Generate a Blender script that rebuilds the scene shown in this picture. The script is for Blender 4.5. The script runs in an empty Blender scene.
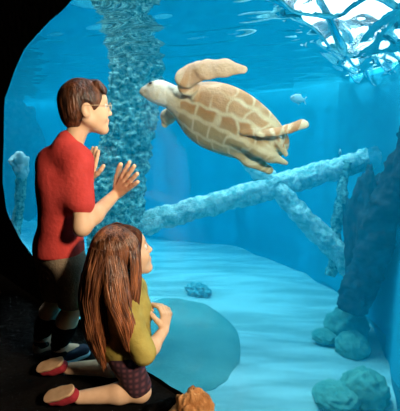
import bpy, bmesh, math, random
import numpy as np
from mathutils import Vector, noise as mnoise

SC = bpy.context.scene
COL = SC.collection
random.seed(7)
RNG = np.random.default_rng(7)

# ------------------------------------------------------------------ camera, world, lights, exposure
PITCH = math.radians(10.6)
CAM_Z = 1.06
cam_d = bpy.data.cameras.new('camera')
cam_d.lens = 36.0
cam_d.sensor_width = 36.0
cam_d.sensor_fit = 'HORIZONTAL'
cam_d.clip_start = 0.02
cam_o = bpy.data.objects.new('camera', cam_d)
COL.objects.link(cam_o)
cam_o.location = (0, 0, CAM_Z)
cam_o.rotation_euler = (math.pi / 2 - PITCH, 0, 0)
SC.camera = cam_o

SC.view_settings.view_transform = 'Standard'
SC.view_settings.look = 'None'
SC.view_settings.gamma = 1.0
SC.view_settings.use_curve_mapping = False
SC.view_settings.exposure = 0.0

wd = bpy.data.worlds.new('sky')
SC.world = wd
wd.use_nodes = True
bg = wd.node_tree.nodes['Background']
bg.inputs['Color'].default_value = (0.93, 0.97, 1.0, 1)
bg.inputs['Strength'].default_value = 4.0

SC.cycles.max_bounces = 10
SC.cycles.transparent_max_bounces = 12
SC.cycles.volume_bounces = 1
SC.cycles.use_denoising = True
SC.cycles.sample_clamp_indirect = 4.0
SC.cycles.caustics_reflective = False
SC.cycles.caustics_refractive = False


def light(name, kind, loc, target, energy, color, **kw):
    d = bpy.data.lights.new(name, kind)
    d.energy = energy
    d.color = color
    for k, v in kw.items():
        setattr(d, k, v)
    o = bpy.data.objects.new(name, d)
    COL.objects.link(o)
    o.location = loc
    o.rotation_euler = (Vector(target) - Vector(loc)).to_track_quat('-Z', 'Y').to_euler()
    return o


light('sun', 'SUN', (-2.2, 7.5, 8), (1.3, 4.2, -1.3), 3.6, (1.0, 0.97, 0.9), angle=math.radians(32))
light('flash_lamp', 'AREA', (1.62, -0.38, 1.95), (-0.35, 1.55, 0.70), 132, (1.0, 0.78, 0.52), shape='DISK', size=0.35)
light('turtle_flash_lamp', 'SPOT', (0.55, 0.1, 1.5), (0.02, 1.9, 1.08), 165, (1.0, 0.80, 0.58),
      spot_size=math.radians(34), spot_blend=0.6, shadow_soft_size=0.12)

# ------------------------------------------------------------------ coordinates
FV = np.array([math.sqrt(.5), math.sqrt(.5), 0])      # straight through the window
RV = np.array([math.sqrt(.5), -math.sqrt(.5), 0])     # along the window
UV = np.array([0, 0, 1.0])
CF = np.array([0, math.cos(PITCH), -math.sin(PITCH)])
CU = np.array([0, math.sin(PITCH), math.cos(PITCH)])
CX = np.array([1.0, 0, 0])
CC = np.array([0, 0, CAM_Z])


def W(f, r, z):
    return f * FV + r * RV + z * UV


def ray(px, py):
    return CF + CX * (px - 200) / 400 + CU * (205.5 - py) / 400


def at(px, py, d):
    return CC + ray(px, py) * d


def onz(px, py, z):
    d = ray(px, py)
    return CC + d * ((z - CAM_Z) / d[2])


def V(*a):
    return np.array(a, dtype=float)


def unit(v):
    v = np.asarray(v, float)
    return v / np.linalg.norm(v)


# ------------------------------------------------------------------ materials
def srgb(r, g, b):
    f = lambda c: (c / 12.92 if c <= 0.04045 else ((c + 0.055) / 1.055) ** 2.4)
    return (f(r / 255), f(g / 255), f(b / 255))


def material(name, c1, c2=None, rough=0.6, scale=8.0, stretch=(1, 1, 1), bump=0.0, bump_scale=None, spec=0.3,
             attr=False, sss=0.0, detail=4, ramp=(0.35, 0.65), aniso=None, sheen=0.0):
    m = bpy.data.materials.new(name)
    m.use_nodes = True
    nt = m.node_tree
    n, l = nt.nodes, nt.links
    b = n['Principled BSDF']
    b.inputs['Roughness'].default_value = rough
    b.inputs['Specular IOR Level'].default_value = spec
    if sheen:
        b.inputs['Sheen Weight'].default_value = sheen
    tc = n.new('ShaderNodeTexCoord')
    mp = n.new('ShaderNodeMapping')
    mp.inputs['Scale'].default_value = stretch
    l.new(tc.outputs['Object'], mp.inputs['Vector'])
    tx = n.new('ShaderNodeTexNoise')
    tx.inputs['Scale'].default_value = scale
    tx.inputs['Detail'].default_value = detail
    l.new(mp.outputs['Vector'], tx.inputs['Vector'])
    rp = n.new('ShaderNodeValToRGB')
    rp.color_ramp.elements[0].position = ramp[0]
    rp.color_ramp.elements[1].position = ramp[1]
    rp.color_ramp.elements[0].color = (*c1, 1)
    rp.color_ramp.elements[1].color = (*(c2 or c1), 1)
    l.new(tx.outputs['Fac'], rp.inputs['Fac'])
    out = rp.outputs['Color']
    if attr:
        at_ = n.new('ShaderNodeAttribute')
        at_.attribute_name = 'tint'
        mx = n.new('ShaderNodeMix')
        mx.data_type = 'RGBA'
        mx.blend_type = 'MULTIPLY'
        mx.inputs['Factor'].default_value = 1.0
        l.new(out, mx.inputs[6])
        l.new(at_.outputs['Color'], mx.inputs[7])
        out = mx.outputs[2]
    l.new(out, b.inputs['Base Color'])
    if sss:
        b.inputs['Subsurface Weight'].default_value = sss
        b.inputs['Subsurface Radius'].default_value = (0.012, 0.005, 0.003)
        b.inputs['Subsurface Scale'].default_value = 0.6
    if bump:
        t2 = n.new('ShaderNodeTexNoise')
        t2.inputs['Scale'].default_value = bump_scale or scale * 3
        t2.inputs['Detail'].default_value = 6
        l.new(mp.outputs['Vector'], t2.inputs['Vector'])
        bp = n.new('ShaderNodeBump')
        bp.inputs['Strength'].default_value = bump
        bp.inputs['Distance'].default_value = 0.02
        l.new(t2.outputs['Fac'], bp.inputs['Height'])
        l.new(bp.outputs['Normal'], b.inputs['Normal'])
    return m


M = {}
M['skin'] = material('skin', (0.74, 0.47, 0.30), (0.80, 0.53, 0.35), rough=0.55, scale=30, attr=True, spec=0.3)
M['turtle'] = material('turtle_skin', (0.90, 0.85, 0.74), (1, 1, 1), rough=0.55, scale=22, attr=True, bump=0.25, bump_scale=60)
M['red'] = material('red_cotton', (0.58, 0.055, 0.050), (0.68, 0.075, 0.068), rough=0.85, scale=14, bump=0.15, bump_scale=60, spec=0.15)
M['grey_twill'] = material('grey_twill', (0.22, 0.17, 0.125), (0.28, 0.22, 0.16), rough=0.9, scale=25, bump=0.2, bump_scale=120, spec=0.1)
M['black_cloth'] = material('black_cloth', (0.008, 0.008, 0.010), (0.014, 0.012, 0.014), rough=0.9, scale=30, spec=0.1)
M['olive'] = material('olive_cotton', (0.36, 0.28, 0.065), (0.48, 0.38, 0.10), rough=0.85, scale=16, bump=0.2, bump_scale=50, spec=0.15)
M['hair_boy'] = material('brown_hair', (0.018, 0.007, 0.004), (0.18, 0.062, 0.026), rough=0.42, scale=60, stretch=(1, 1, .22), bump=0.5, bump_scale=110, spec=0.5, ramp=(0.38, 0.72))
M['hair_girl'] = material('auburn_hair', (0.050, 0.016, 0.008), (0.26, 0.10, 0.045), rough=0.30, scale=45, stretch=(1, 1, .10), bump=0.3, bump_scale=90, spec=0.8, attr=True)
M['hair_under'] = material('auburn_hair_under', (0.035, 0.011, 0.006), (0.16, 0.055, 0.026), rough=0.65, scale=60, stretch=(1, 1, .08), bump=0.5, bump_scale=120, spec=0.12, attr=True)
M['brow'] = material('eyebrow_hair', (0.03, 0.012, 0.006), rough=0.7)
M['white_eye'] = material('eye_white', (0.75, 0.72, 0.68), rough=0.2)
M['iris'] = material('dark_iris', (0.02, 0.012, 0.008), rough=0.15)
M['metal'] = material('thin_gold_wire', (0.55, 0.42, 0.25), rough=0.3, spec=0.6)
M['tan_leather'] = material('tan_suede', (0.50, 0.33, 0.20), (0.60, 0.40, 0.26), rough=0.8, scale=30)
M['navy'] = material('navy_canvas', (0.012, 0.020, 0.045), (0.02, 0.03, 0.06), rough=0.8, scale=40)
M['pale_blue_rubber'] = material('pale_blue_rubber', (0.25, 0.48, 0.58), rough=0.6)
M['black_rubber'] = material('black_rubber', (0.012, 0.012, 0.012), rough=0.7)
M['tan_sole'] = material('tan_rubber_sole', (0.55, 0.33, 0.18), (0.64, 0.41, 0.24), rough=0.7, scale=30)
M['red_canvas'] = material('red_canvas', (0.30, 0.018, 0.03), (0.38, 0.025, 0.04), rough=0.8, scale=40)
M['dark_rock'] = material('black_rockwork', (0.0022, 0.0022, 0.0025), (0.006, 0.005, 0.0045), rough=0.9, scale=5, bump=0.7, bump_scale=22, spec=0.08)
M['black_paint'] = material('black_wall_paint', (0.006, 0.006, 0.007), (0.010, 0.009, 0.009), rough=0.9, scale=3, spec=0.05)
M['orange_rock'] = material('orange_rock', (0.30, 0.11, 0.03), (0.72, 0.36, 0.14), rough=0.85, scale=26, bump=0.7, bump_scale=50, stretch=(1, 1, .6))
M['sand'] = material('pale_sand', (0.46, 0.52, 0.50), (0.80, 0.83, 0.80), rough=0.95, scale=1.7, stretch=(.5, 2.8, 1), ramp=(0.40, 0.62), bump=0.25, bump_scale=40, spec=0.1)  # stretched streaks paint the bands of light on the tank floor
M['tank_paint'] = material('blue_tank_paint', (0.02, 0.42, 0.60), (0.03, 0.47, 0.66), rough=0.8, scale=0.7, spec=0.1)
M['coral'] = material('encrusted_timber', (0.02, 0.17, 0.17), (0.62, 0.92, 0.84), rough=0.9, scale=21, bump=1.0, bump_scale=34, spec=0.1, ramp=(0.36, 0.70))
M['pale_coral'] = material('pale_encrusted_timber', (0.22, 0.52, 0.52), (0.86, 0.92, 0.88), rough=0.9, scale=15, bump=1.0, bump_scale=26, spec=0.1, ramp=(0.34, 0.62))
M['shaded_coral'] = material('shaded_encrusted_timber', (0.010, 0.014, 0.018), (0.07, 0.06, 0.07), rough=0.95, scale=9, bump=0.8, bump_scale=14, spec=0.1)  # encrusted timber with the shade by the tank wall put into its colour
M['green_mound'] = material('green_mound', (0.17, 0.33, 0.30), (0.25, 0.42, 0.38), rough=0.95, scale=3, bump=0.4, bump_scale=12, spec=0.1)
M['coral_head'] = material('green_coral_head', (0.14, 0.33, 0.27), (0.26, 0.46, 0.38), rough=0.95, scale=9, bump=0.7, bump_scale=18, spec=0.1)
M['pale_fish'] = material('pale_fish_scales', (0.55, 0.72, 0.75), (0.75, 0.85, 0.85), rough=0.4, scale=20)
M['blue_stone'] = material('blue_green_stone', (0.05, 0.38, 0.42), (0.30, 0.60, 0.60), rough=0.8, scale=14, bump=0.6, bump_scale=25)


def plaid_material():
    m = bpy.data.materials.new('plum_plaid')
    m.use_nodes = True
    n, l = m.node_tree.nodes, m.node_tree.links
    b = n['Principled BSDF']
    b.inputs['Roughness'].default_value = 0.9
    tc = n.new('ShaderNodeTexCoord')
    acc = None
    for ax, rot in (('X', 0), ('Z', 1)):
        w = n.new('ShaderNodeTexWave')
        w.wave_type = 'BANDS'
        w.bands_direction = ax
        w.inputs['Scale'].default_value = 14
        l.new(tc.outputs['Object'], w.inputs['Vector'])
        if acc is None:
            acc = w.outputs['Fac']
        else:
            ad = n.new('ShaderNodeMath')
            ad.operation = 'MULTIPLY'
            l.new(acc, ad.inputs[0])
            l.new(w.outputs['Fac'], ad.inputs[1])
            acc = ad.outputs[0]
    rp = n.new('ShaderNodeValToRGB')
    rp.color_ramp.elements[0].color = (0.030, 0.010, 0.022, 1)
    rp.color_ramp.elements[1].color = (0.15, 0.045, 0.06, 1)
    l.new(acc, rp.inputs['Fac'])
    l.new(rp.outputs['Color'], b.inputs['Base Color'])
    return m


M['plaid'] = plaid_material()


def glass_material(name, ior, tint=(1, 1, 1), rough=0.0):
    m = bpy.data.materials.new(name)
    m.use_nodes = True
    n, l = m.node_tree.nodes, m.node_tree.links
    n.clear()
    o = n.new('ShaderNodeOutputMaterial')
    fr = n.new('ShaderNodeFresnel')
    fr.inputs['IOR'].default_value = ior
    tr = n.new('ShaderNodeBsdfTransparent')
    tr.inputs['Color'].default_value = (*tint, 1)
    gl = n.new('ShaderNodeBsdfGlossy')
    gl.inputs['Roughness'].default_value = rough
    mx = n.new('ShaderNodeMixShader')
    l.new(fr.outputs[0], mx.inputs[0])
    l.new(tr.outputs[0], mx.inputs[1])
    l.new(gl.outputs[0], mx.inputs[2])
    l.new(mx.outputs[0], o.inputs['Surface'])
    return m


M['pane'] = glass_material('acrylic_pane', 1.33)
_n, _l = M['pane'].node_tree.nodes, M['pane'].node_tree.links
_lw = _n.new('ShaderNodeLayerWeight')
_lw.inputs['Blend'].default_value = 0.5
_pw = _n.new('ShaderNodeMath')
_pw.operation = 'POWER'
_pw.inputs[1].default_value = 5.0
_ml = _n.new('ShaderNodeMath')
_ml.operation = 'MULTIPLY_ADD'
_ml.inputs[1].default_value = 0.6
_ml.inputs[2].default_value = 0.012
_l.new(_lw.outputs['Facing'], _pw.inputs[0])
_l.new(_pw.outputs[0], _ml.inputs[0])
_mx = next(x for x in _n if x.type == 'MIX_SHADER')
_l.new(_ml.outputs[0], _mx.inputs[0])
_n.remove(next(x for x in _n if x.type == 'FRESNEL'))
M['water_top'] = glass_material('water_surface', 1.33)


def water_volume():
    m = bpy.data.materials.new('clear_blue_water')
    m.use_nodes = True
    n, l = m.node_tree.nodes, m.node_tree.links
    n.clear()
    o = n.new('ShaderNodeOutputMaterial')
    a = n.new('ShaderNodeVolumeAbsorption')
    a.inputs['Color'].default_value = (0.0, 0.75, 0.92, 1)      # extinction = density * (1 - colour)
    a.inputs['Density'].default_value = 0.36
    s = n.new('ShaderNodeVolumeScatter')
    s.inputs['Color'].default_value = (0.0, 0.54, 0.86, 1)
    s.inputs['Density'].default_value = 0.10
    ad = n.new('ShaderNodeAddShader')
    l.new(a.outputs[0], ad.inputs[0])
    l.new(s.outputs[0], ad.inputs[1])
    l.new(ad.outputs[0], o.inputs['Volume'])
    return m


M['water'] = water_volume()


# ------------------------------------------------------------------ mesh helpers
def link_mesh(name, verts, faces, mat, base=(0, 0, 0), parent=None, smooth=True, tint=None):
    me = bpy.data.meshes.new(name)
    v = np.asarray(verts, dtype=float) - np.asarray(base, float)
    me.from_pydata(v.tolist(), [], faces.tolist() if isinstance(faces, np.ndarray) else faces)
    if smooth:
        me.polygons.foreach_set('use_smooth', [True] * len(me.polygons))
    if tint is not None:
        a = me.color_attributes.new('tint', 'FLOAT_COLOR', 'POINT')
        c = np.ones((len(v), 4), dtype=np.float32)
        c[:, :3] = tint
        a.data.foreach_set('color', c.ravel())
    me.materials.append(mat)
    me.update()
    o = bpy.data.objects.new(name, me)
    COL.objects.link(o)
    if parent is None:
        o.location = base
    else:
        o.parent = parent
    return o


def tag(o, label, cat, group=None, kind=None):
    o['label'] = label
    o['category'] = cat
    if group:
        o['group'] = group
    if kind:
        o['kind'] = kind
    return o


def structure(o, label=None):
    o['kind'] = 'structure'
    if label:
        o['label'] = label
    return o


class Sdf:
    """A distance field on a grid, blended from rounded shapes, turned into one continuous mesh."""

    def __init__(s, lo, hi, h):
        s.lo = np.asarray(lo, float)
        s.h = h
        s.n = np.ceil((np.asarray(hi, float) - s.lo) / h).astype(int) + 1
        s.f = np.full(s.n, 1.0, dtype=np.float32)

    def box(s, lo, hi):
        a = np.clip(np.floor((np.asarray(lo) - s.lo) / s.h).astype(int), 0, s.n)
        b = np.clip(np.ceil((np.asarray(hi) - s.lo) / s.h).astype(int) + 1, 0, s.n)
        sl = tuple(slice(i, j) for i, j in zip(a, b))
        ax = [s.lo[i] + s.h * np.arange(a[i], b[i]) for i in range(3)]
        if min(len(x) for x in ax) == 0:
            return sl, None
        g = np.stack(np.meshgrid(*ax, indexing='ij'), -1)
        return sl, g

    def put(s, lo, hi, fn, k, sub=False):
        m = k + 3 * s.h + 0.01
        sl, g = s.box(np.asarray(lo) - m, np.asarray(hi) + m)
        if g is None:
            return
        d = fn(g).astype(np.float32)
        f = s.f[sl]
        if sub:
            d = -d
            hh = np.clip(0.5 - 0.5 * (d - f) / k, 0, 1)
            s.f[sl] = f * hh + d * (1 - hh) + k * hh * (1 - hh)
        else:
            hh = np.clip(0.5 + 0.5 * (f - d) / k, 0, 1)
            s.f[sl] = f * (1 - hh) + d * hh - k * hh * (1 - hh)

    def cap(s, a, b, ra, rb=None, k=0.02, flat=None, amount=1.0, sub=False):
        """Tapered capsule; FLAT: the unit direction in which it is thinner by AMOUNT."""
        a, b = np.asarray(a, float), np.asarray(b, float)
        rb = ra if rb is None else rb
        ab = b - a
        L2 = max(float(ab @ ab), 1e-12)

        def fn(g):
            t = np.clip(((g - a) @ ab) / L2, 0, 1)
            q = g - a - t[..., None] * ab
            if flat is not None:
                q = q + (q @ flat)[..., None] * flat * (amount - 1)
            d = np.sqrt((q * q).sum(-1)) - (ra + (rb - ra) * t)
            return d
        R = max(ra, rb)
        s.put(np.minimum(a, b) - R, np.maximum(a, b) + R, fn, k, sub)

    def chain(s, pts, radii, k=0.02, **kw):
        for i in range(len(pts) - 1):
            s.cap(pts[i], pts[i + 1], radii[i], radii[i + 1], k, **kw)

    def ell(s, c, r, axes=None, k=0.02, sub=False):
        c, r = np.asarray(c, float), np.asarray(r, float)
        A = np.eye(3) if axes is None else np.asarray(axes, float)

        def fn(g):
            q = (g - c) @ A.T
            k0 = np.sqrt(((q / r) ** 2).sum(-1))
            k1 = np.sqrt(((q / (r * r)) ** 2).sum(-1))
            return np.where(k1 > 1e-9, k0 * (k0 - 1) / np.maximum(k1, 1e-9), -r.min())
        e = np.sqrt(((A * r[:, None]) ** 2).sum(0))
        s.put(c - e, c + e, fn, k, sub)

    def half(s, p, n, k=0.008):
        """Cut away what lies on the side of P that N points to."""
        p, n = np.asarray(p, float), unit(n)
        hi = s.lo + s.h * (s.n - 1)
        s.put(s.lo, hi, lambda g: -((g - p) @ n), k, sub=True)

    def ripple(s, amp, freq, seed=1, stretch=(1, 1, 1)):
        rg = np.random.default_rng(seed)
        hi = s.lo + s.h * (s.n - 1)
        sl, g = s.box(s.lo, hi)
        q = (g * np.asarray(stretch)).astype(np.float32)
        a = np.zeros(q.shape[:3], np.float32)
        for i in range(7):
            d = rg.normal(size=3)
            d = d / np.linalg.norm(d) * freq * rg.uniform(.6, 1.7)
            a += np.sin(q @ d.astype(np.float32) + rg.uniform(0, 6.28)) / 7
        s.f[sl] += amp * a * 2

    def mesh(s, smooth=1):
        f = s.f
        ins = f < 0
        n = f.shape
        acc = np.zeros((n[0] - 1, n[1] - 1, n[2] - 1, 3), np.float32)
        cnt = np.zeros(acc.shape[:3], np.float32)
        edges = []
        for ax in range(3):
            s0 = [slice(None)] * 3
            s1 = [slice(None)] * 3
            s0[ax] = slice(0, -1)
            s1[ax] = slice(1, None)
            idx = np.argwhere(ins[tuple(s0)] != ins[tuple(s1)])
            j = idx.copy()
            j[:, ax] += 1
            fa, fb = f[tuple(idx.T)], f[tuple(j.T)]
            t = fa / (fa - fb)
            p = idx.astype(np.float32)
            p[:, ax] += t
            o1, o2 = [a for a in range(3) if a != ax]
            for d1 in (0, 1):
                for d2 in (0, 1):
                    c = idx.copy()
                    c[:, o1] -= d1
                    c[:, o2] -= d2
                    ok = (c >= 0).all(1) & (c[:, 0] < n[0] - 1) & (c[:, 1] < n[1] - 1) & (c[:, 2] < n[2] - 1)
                    cc = tuple(c[ok].T)
                    np.add.at(acc, cc, p[ok])
                    np.add.at(cnt, cc, 1)
            edges.append((ax, idx, ins[tuple(s0)][tuple(idx.T)]))
        cells = cnt > 0
        num = np.full(cells.shape, -1, np.int64)
        num[cells] = np.arange(int(cells.sum()))
        verts = acc[cells] / cnt[cells][:, None]
        quads = []
        for ax, idx, inside in edges:
            o1, o2 = (ax + 1) % 3, (ax + 2) % 3
            cs = []
            okall = np.ones(len(idx), bool)
            for d1, d2 in ((1, 1), (0, 1), (0, 0), (1, 0)):
                c = idx.copy()
                c[:, o1] -= d1
                c[:, o2] -= d2
                ok = (c >= 0).all(1) & (c[:, 0] < n[0] - 1) & (c[:, 1] < n[1] - 1) & (c[:, 2] < n[2] - 1)
                okall &= ok
                cs.append(np.where(ok[:, None], c, 0))
            q = np.stack([num[tuple(c.T)] for c in cs], 1)
            okall &= (q >= 0).all(1)
            q = np.where(inside[:, None], q, q[:, ::-1])[okall]
            quads.append(q)
        q = np.concatenate(quads)
        e = np.concatenate([q[:, [0, 1]], q[:, [1, 2]], q[:, [2, 3]], q[:, [3, 0]]])
        for _ in range(smooth):
            sm = np.zeros_like(verts)
            ct = np.zeros(len(verts), np.float32)
            np.add.at(sm, e[:, 0], verts[e[:, 1]])
            np.add.at(sm, e[:, 1], verts[e[:, 0]])
            np.add.at(ct, e[:, 0], 1)
            np.add.at(ct, e[:, 1], 1)
            verts = 0.5 * verts + 0.5 * sm / np.maximum(ct, 1)[:, None]
        # keep the largest connected body and whatever is not a stray crumb
        return s.lo + verts.astype(float) * s.h, q


def paint(verts, base, blobs):
    """Skin colour spots: (centre, radius, colour, softness)."""
    c = np.ones((len(verts), 3)) * np.asarray(base)
    for p, r, col, soft in blobs:
        d = np.linalg.norm(verts - np.asarray(p), axis=1)
        w = np.clip((r - d) / max(soft, 1e-6), 0, 1)[:, None]
        c = c * (1 - w) + np.asarray(col) * w
    return c


def tube_geo(pts, radii, sides=10, rough=0.0, freq=3.0, seed=0, cap=True):
    pts = [np.asarray(p, float) for p in pts]
    vs, fs = [], []
    up = V(0.31, 0.17, 0.93)
    for i, p in enumerate(pts):
        t = unit(pts[min(i + 1, len(pts) - 1)] - pts[max(i - 1, 0)])
        a = np.cross(t, up)
        if np.linalg.norm(a) < 0.1:
            a = np.cross(t, V(1, 0.2, 0))
        a = unit(a)
        b = np.cross(t, a)
        for k in range(sides):
            th = 2 * math.pi * k / sides
            d = a * math.cos(th) + b * math.sin(th)
            r = radii[i]
            if rough:
                q = Vector((p + d * r) * freq) + Vector((seed * 7.1, seed * 3.3, 0))
                r *= 1 + rough * (mnoise.noise(q) + 0.6 * mnoise.noise(q * 2.7) + 0.45 * mnoise.noise(q * 6.1))
            vs.append(p + d * r)
    for i in range(len(pts) - 1):
        for k in range(sides):
            k2 = (k + 1) % sides
            fs.append((i * sides + k, (i + 1) * sides + k, (i + 1) * sides + k2, i * sides + k2))
    if cap:
        fs.append(tuple(range(sides)))
        fs.append(tuple(reversed(range((len(pts) - 1) * sides, len(pts) * sides))))
    return vs, fs


def tube(name, pts, radii, mat, base=(0, 0, 0), parent=None, **kw):
    v, f = tube_geo(pts, radii, **kw)
    return link_mesh(name, v, f, mat, base, parent)


def ball(c, r, nu=16, nv=10, axes=None):
    r = np.ones(3) * r
    A = np.eye(3) if axes is None else np.asarray(axes)
    vs, fs = [], []
    for j in range(nv + 1):
        th = math.pi * j / nv
        for i in range(nu):
            ph = 2 * math.pi * i / nu
            d = V(math.sin(th) * math.cos(ph), math.sin(th) * math.sin(ph), math.cos(th)) * r
            vs.append(np.asarray(c) + d @ A)
    for j in range(nv):
        for i in range(nu):
            i2 = (i + 1) % nu
            fs.append((j * nu + i, (j + 1) * nu + i, (j + 1) * nu + i2, j * nu + i2))
    return vs, fs


def resample(pts, n):
    pts = [np.asarray(p, float) for p in pts]
    L = np.concatenate([[0], np.cumsum([np.linalg.norm(pts[i + 1] - pts[i]) for i in range(len(pts) - 1)])])
    t = np.linspace(0, L[-1], n)
    P = np.array(pts)
    return [np.array([np.interp(x, L, P[:, k]) for k in range(3)]) for x in t]


def box_geo(lo, hi, axes=(FV, RV, UV)):
    vs = [axes[0] * x + axes[1] * y + axes[2] * z for x in (lo[0], hi[0]) for y in (lo[1], hi[1]) for z in (lo[2], hi[2])]
    fs = [(0, 1, 3, 2), (4, 6, 7, 5), (0, 4, 5, 1), (2, 3, 7, 6), (0, 2, 6, 4), (1, 5, 7, 3)]
    if np.dot(np.cross(axes[0], axes[1]), axes[2]) < 0:
        fs = [tuple(reversed(f)) for f in fs]
    return vs, fs


def box(name, lo, hi, mat):
    v, f = box_geo(lo, hi)
    return link_mesh(name, v, f, mat, smooth=False)


# ------------------------------------------------------------------ the room (dark viewing gallery)
GLASS_F = 0.985
WALL_F0, WALL_F1 = 0.965, 1.09
SAND_Z = -1.34
SURF_Z = 1.76

structure(box('floor', (-2.3, -3.7, -0.12), (WALL_F0, 1.9, 0.0), M['dark_rock']), 'black rough floor in front of the viewing window')
structure(box('ceiling', (-2.3, -3.7, 2.7), (WALL_F0, 1.9, 2.82), M['black_paint']), 'black ceiling of the viewing gallery')
structure(box('wall_back', (-2.42, -3.8, -0.12), (-2.3, 2.0, 2.82), M['black_paint']), 'black back wall of the viewing gallery')
structure(box('wall_left', (-2.42, -3.82, -0.12), (WALL_F0, -3.7, 2.82), M['black_paint']), 'black side wall beyond the boy')
structure(box('wall_right', (-2.42, 1.9, -0.12), (WALL_F0, 2.02, 2.82), M['black_paint']), 'black side wall of the viewing gallery')


def window_wall():
    # outline of the opening as (R, z), a big rounded opening in dark rockwork
    half = [(-0.9, 0.035), (-1.1, 0.020), (-1.34, 0.018), (-1.55, 0.035), (-1.84, 0.052), (-2.10, 0.078), (-2.245, 0.135),
            (-2.37, 0.25), (-2.62, 0.35), (-2.84, 0.50), (-2.875, 0.72), (-2.80, 0.95), (-2.70, 1.245),
            (-2.52, 1.40), (-2.32, 1.515), (-2.08, 1.575), (-1.90, 1.61), (-1.78, 1.640), (-1.5, 1.72), (-1.1, 1.76), (-0.5, 1.78),
            (0.1, 1.76), (0.35, 1.66), (0.5, 1.45), (0.52, 0.9), (0.5, 0.4), (0.36, 0.16), (0.1, 0.05), (-0.4, 0.04)]
    pts = resample([V(r, z, 0) for r, z in half + half[:1]], 150)[:-1]
    cen = V(-1.2, 0.85, 0)
    loop = []
    for p in pts:
        d = unit(p - cen)
        q = Vector((p[0] * 6, p[1] * 6, 3.3))
        p = p + d * (0.012 * mnoise.noise(q) + 0.007 * mnoise.noise(q * 3))
        loop.append((p[0], p[1]))
    bm = bmesh.new()
    inner = [bm.verts.new(W(WALL_F0, r, z)) for r, z in loop]
    outer = [bm.verts.new(W(WALL_F0, r, z)) for r, z in ((-9.5, -1.7), (4.5, -1.7), (4.5, 3.0), (-9.5, 3.0))]
    es = [bm.edges.new((L[i], L[(i + 1) % len(L)])) for L in (inner, outer) for i in range(len(L))]
    bmesh.ops.triangle_fill(bm, edges=es, use_beauty=True)
    r = bmesh.ops.extrude_face_region(bm, geom=bm.faces[:])
    nv = [g for g in r['geom'] if isinstance(g, bmesh.types.BMVert)]
    bmesh.ops.translate(bm, verts=nv, vec=Vector(FV * (WALL_F1 - WALL_F0)))
    cw = Vector(W(WALL_F1, cen[0], cen[1]))
    for x in nv:                                    # the reveal flares open towards the water
        d = x.co - cw
        if d.length < 2.6:
            x.co = cw + d * 1.30
    bmesh.ops.recalc_face_normals(bm, faces=bm.faces[:])
    me = bpy.data.meshes.new('wall_front')
    bm.to_mesh(me)
    bm.free()
    me.materials.append(M['dark_rock'])
    o = bpy.data.objects.new('wall_front', me)
    COL.objects.link(o)
    structure(o, 'black rockwork wall framing the viewing window')
    # the acrylic pane fills the opening
    n = len(loop)
    v = [W(f, cen[0] + (r - cen[0]) * 1.015, cen[1] + (z - cen[1]) * 1.015) for f in (0.972, 0.990) for r, z in loop]
    f = [tuple(reversed(range(n))), tuple(range(n, 2 * n))] + [(i, (i + 1) % n, n + (i + 1) % n, n + i) for i in range(n)]
    structure(link_mesh('window_1', v, f, M['pane'], smooth=False), 'clear acrylic pane of the rounded viewing window')


window_wall()

# ------------------------------------------------------------------ the tank shell
outline = [(-7.4, 9.0), (-7.6, 10.4), (-6.9, 11.3), (-5.5, 11.35), (-4.28, 10.45), (-2.6, 9.5), (-1.14, 8.82), (0.64, 8.2),
           (1.75, 6.7), (2.1, 5.6), (2.16, 4.66), (2.0, 3.88), (1.75, 3.17), (1.42, 2.3), (1.15, 1.4), (1.02, 0.6)]
OUT = resample([V(x, y, 0) for x, y in outline], 70)


def tank_shell():
    vs, fs = [], []
    zs = np.linspace(-1.7, 1.80, 9)
    for p in OUT:
        for z in zs:
            vs.append(V(p[0], p[1], z))
    m = len(zs)
    for i in range(len(OUT) - 1):
        for j in range(m - 1):
            fs.append((i * m + j, i * m + j + 1, (i + 1) * m + j + 1, (i + 1) * m + j))
    o = link_mesh('wall_tank', vs, fs, M['tank_paint'])
    md = o.modifiers.new('thick', 'SOLIDIFY')
    md.thickness = 0.15
    md.offset = 1
    structure(o, 'curved blue wall of the tank')


tank_shell()


def grid_patch(fn, step, margin=0.08):
    xs = np.arange(-7.8, 2.4, step)
    ys = np.arange(0.2, 11.6, step)
    poly = [(p[0], p[1]) for p in OUT]
    X, Y = np.meshgrid(xs, ys, indexing='ij')
    inside = np.zeros(X.shape, bool)
    j = len(poly) - 1
    for i in range(len(poly)):
        xi, yi = poly[i]
        xj, yj = poly[j]
        c = ((yi > Y) != (yj > Y)) & (X < (xj - xi) * (Y - yi) / ((yj - yi) + 1e-12) + xi)
        inside ^= c
        j = i
    k = np.zeros_like(inside)
    for dx in (-2, -1, 0, 1, 2):
        for dy in (-2, -1, 0, 1, 2):
            k |= np.roll(np.roll(inside, dx, 0), dy, 1)
    k &= (X + Y) * math.sqrt(.5) > WALL_F1 - 0.02
    num = np.full(k.shape, -1)
    num[k] = np.arange(k.sum())
    Z = fn(X, Y)
    vs = np.stack([X[k], Y[k], Z[k]], 1)
    q = np.stack([num[:-1, :-1], num[1:, :-1], num[1:, 1:], num[:-1, 1:]], -1).reshape(-1, 4)
    q = q[(q >= 0).all(1)]
    return vs, q


def waves(X, Y, n, lam, amp, ang, spread, seed):
    rg = np.random.default_rng(seed)
    z = np.zeros_like(X)
    for i in range(n):
        a = ang + rg.normal() * spread
        L = lam * rg.uniform(0.6, 1.6)
        k = 2 * math.pi / L
        ph = rg.uniform(0, 6.28)
        wob = 0.5 * np.sin(0.9 * X * rg.uniform(.5, 1.5) + ph) + 0.5 * np.sin(0.8 * Y * rg.uniform(.5, 1.5) + 2 * ph)
        z += amp * L / lam * np.sin(k * (X * math.cos(a) + Y * math.sin(a)) + ph + 1.3 * wob) / math.sqrt(n)
    return z


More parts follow.
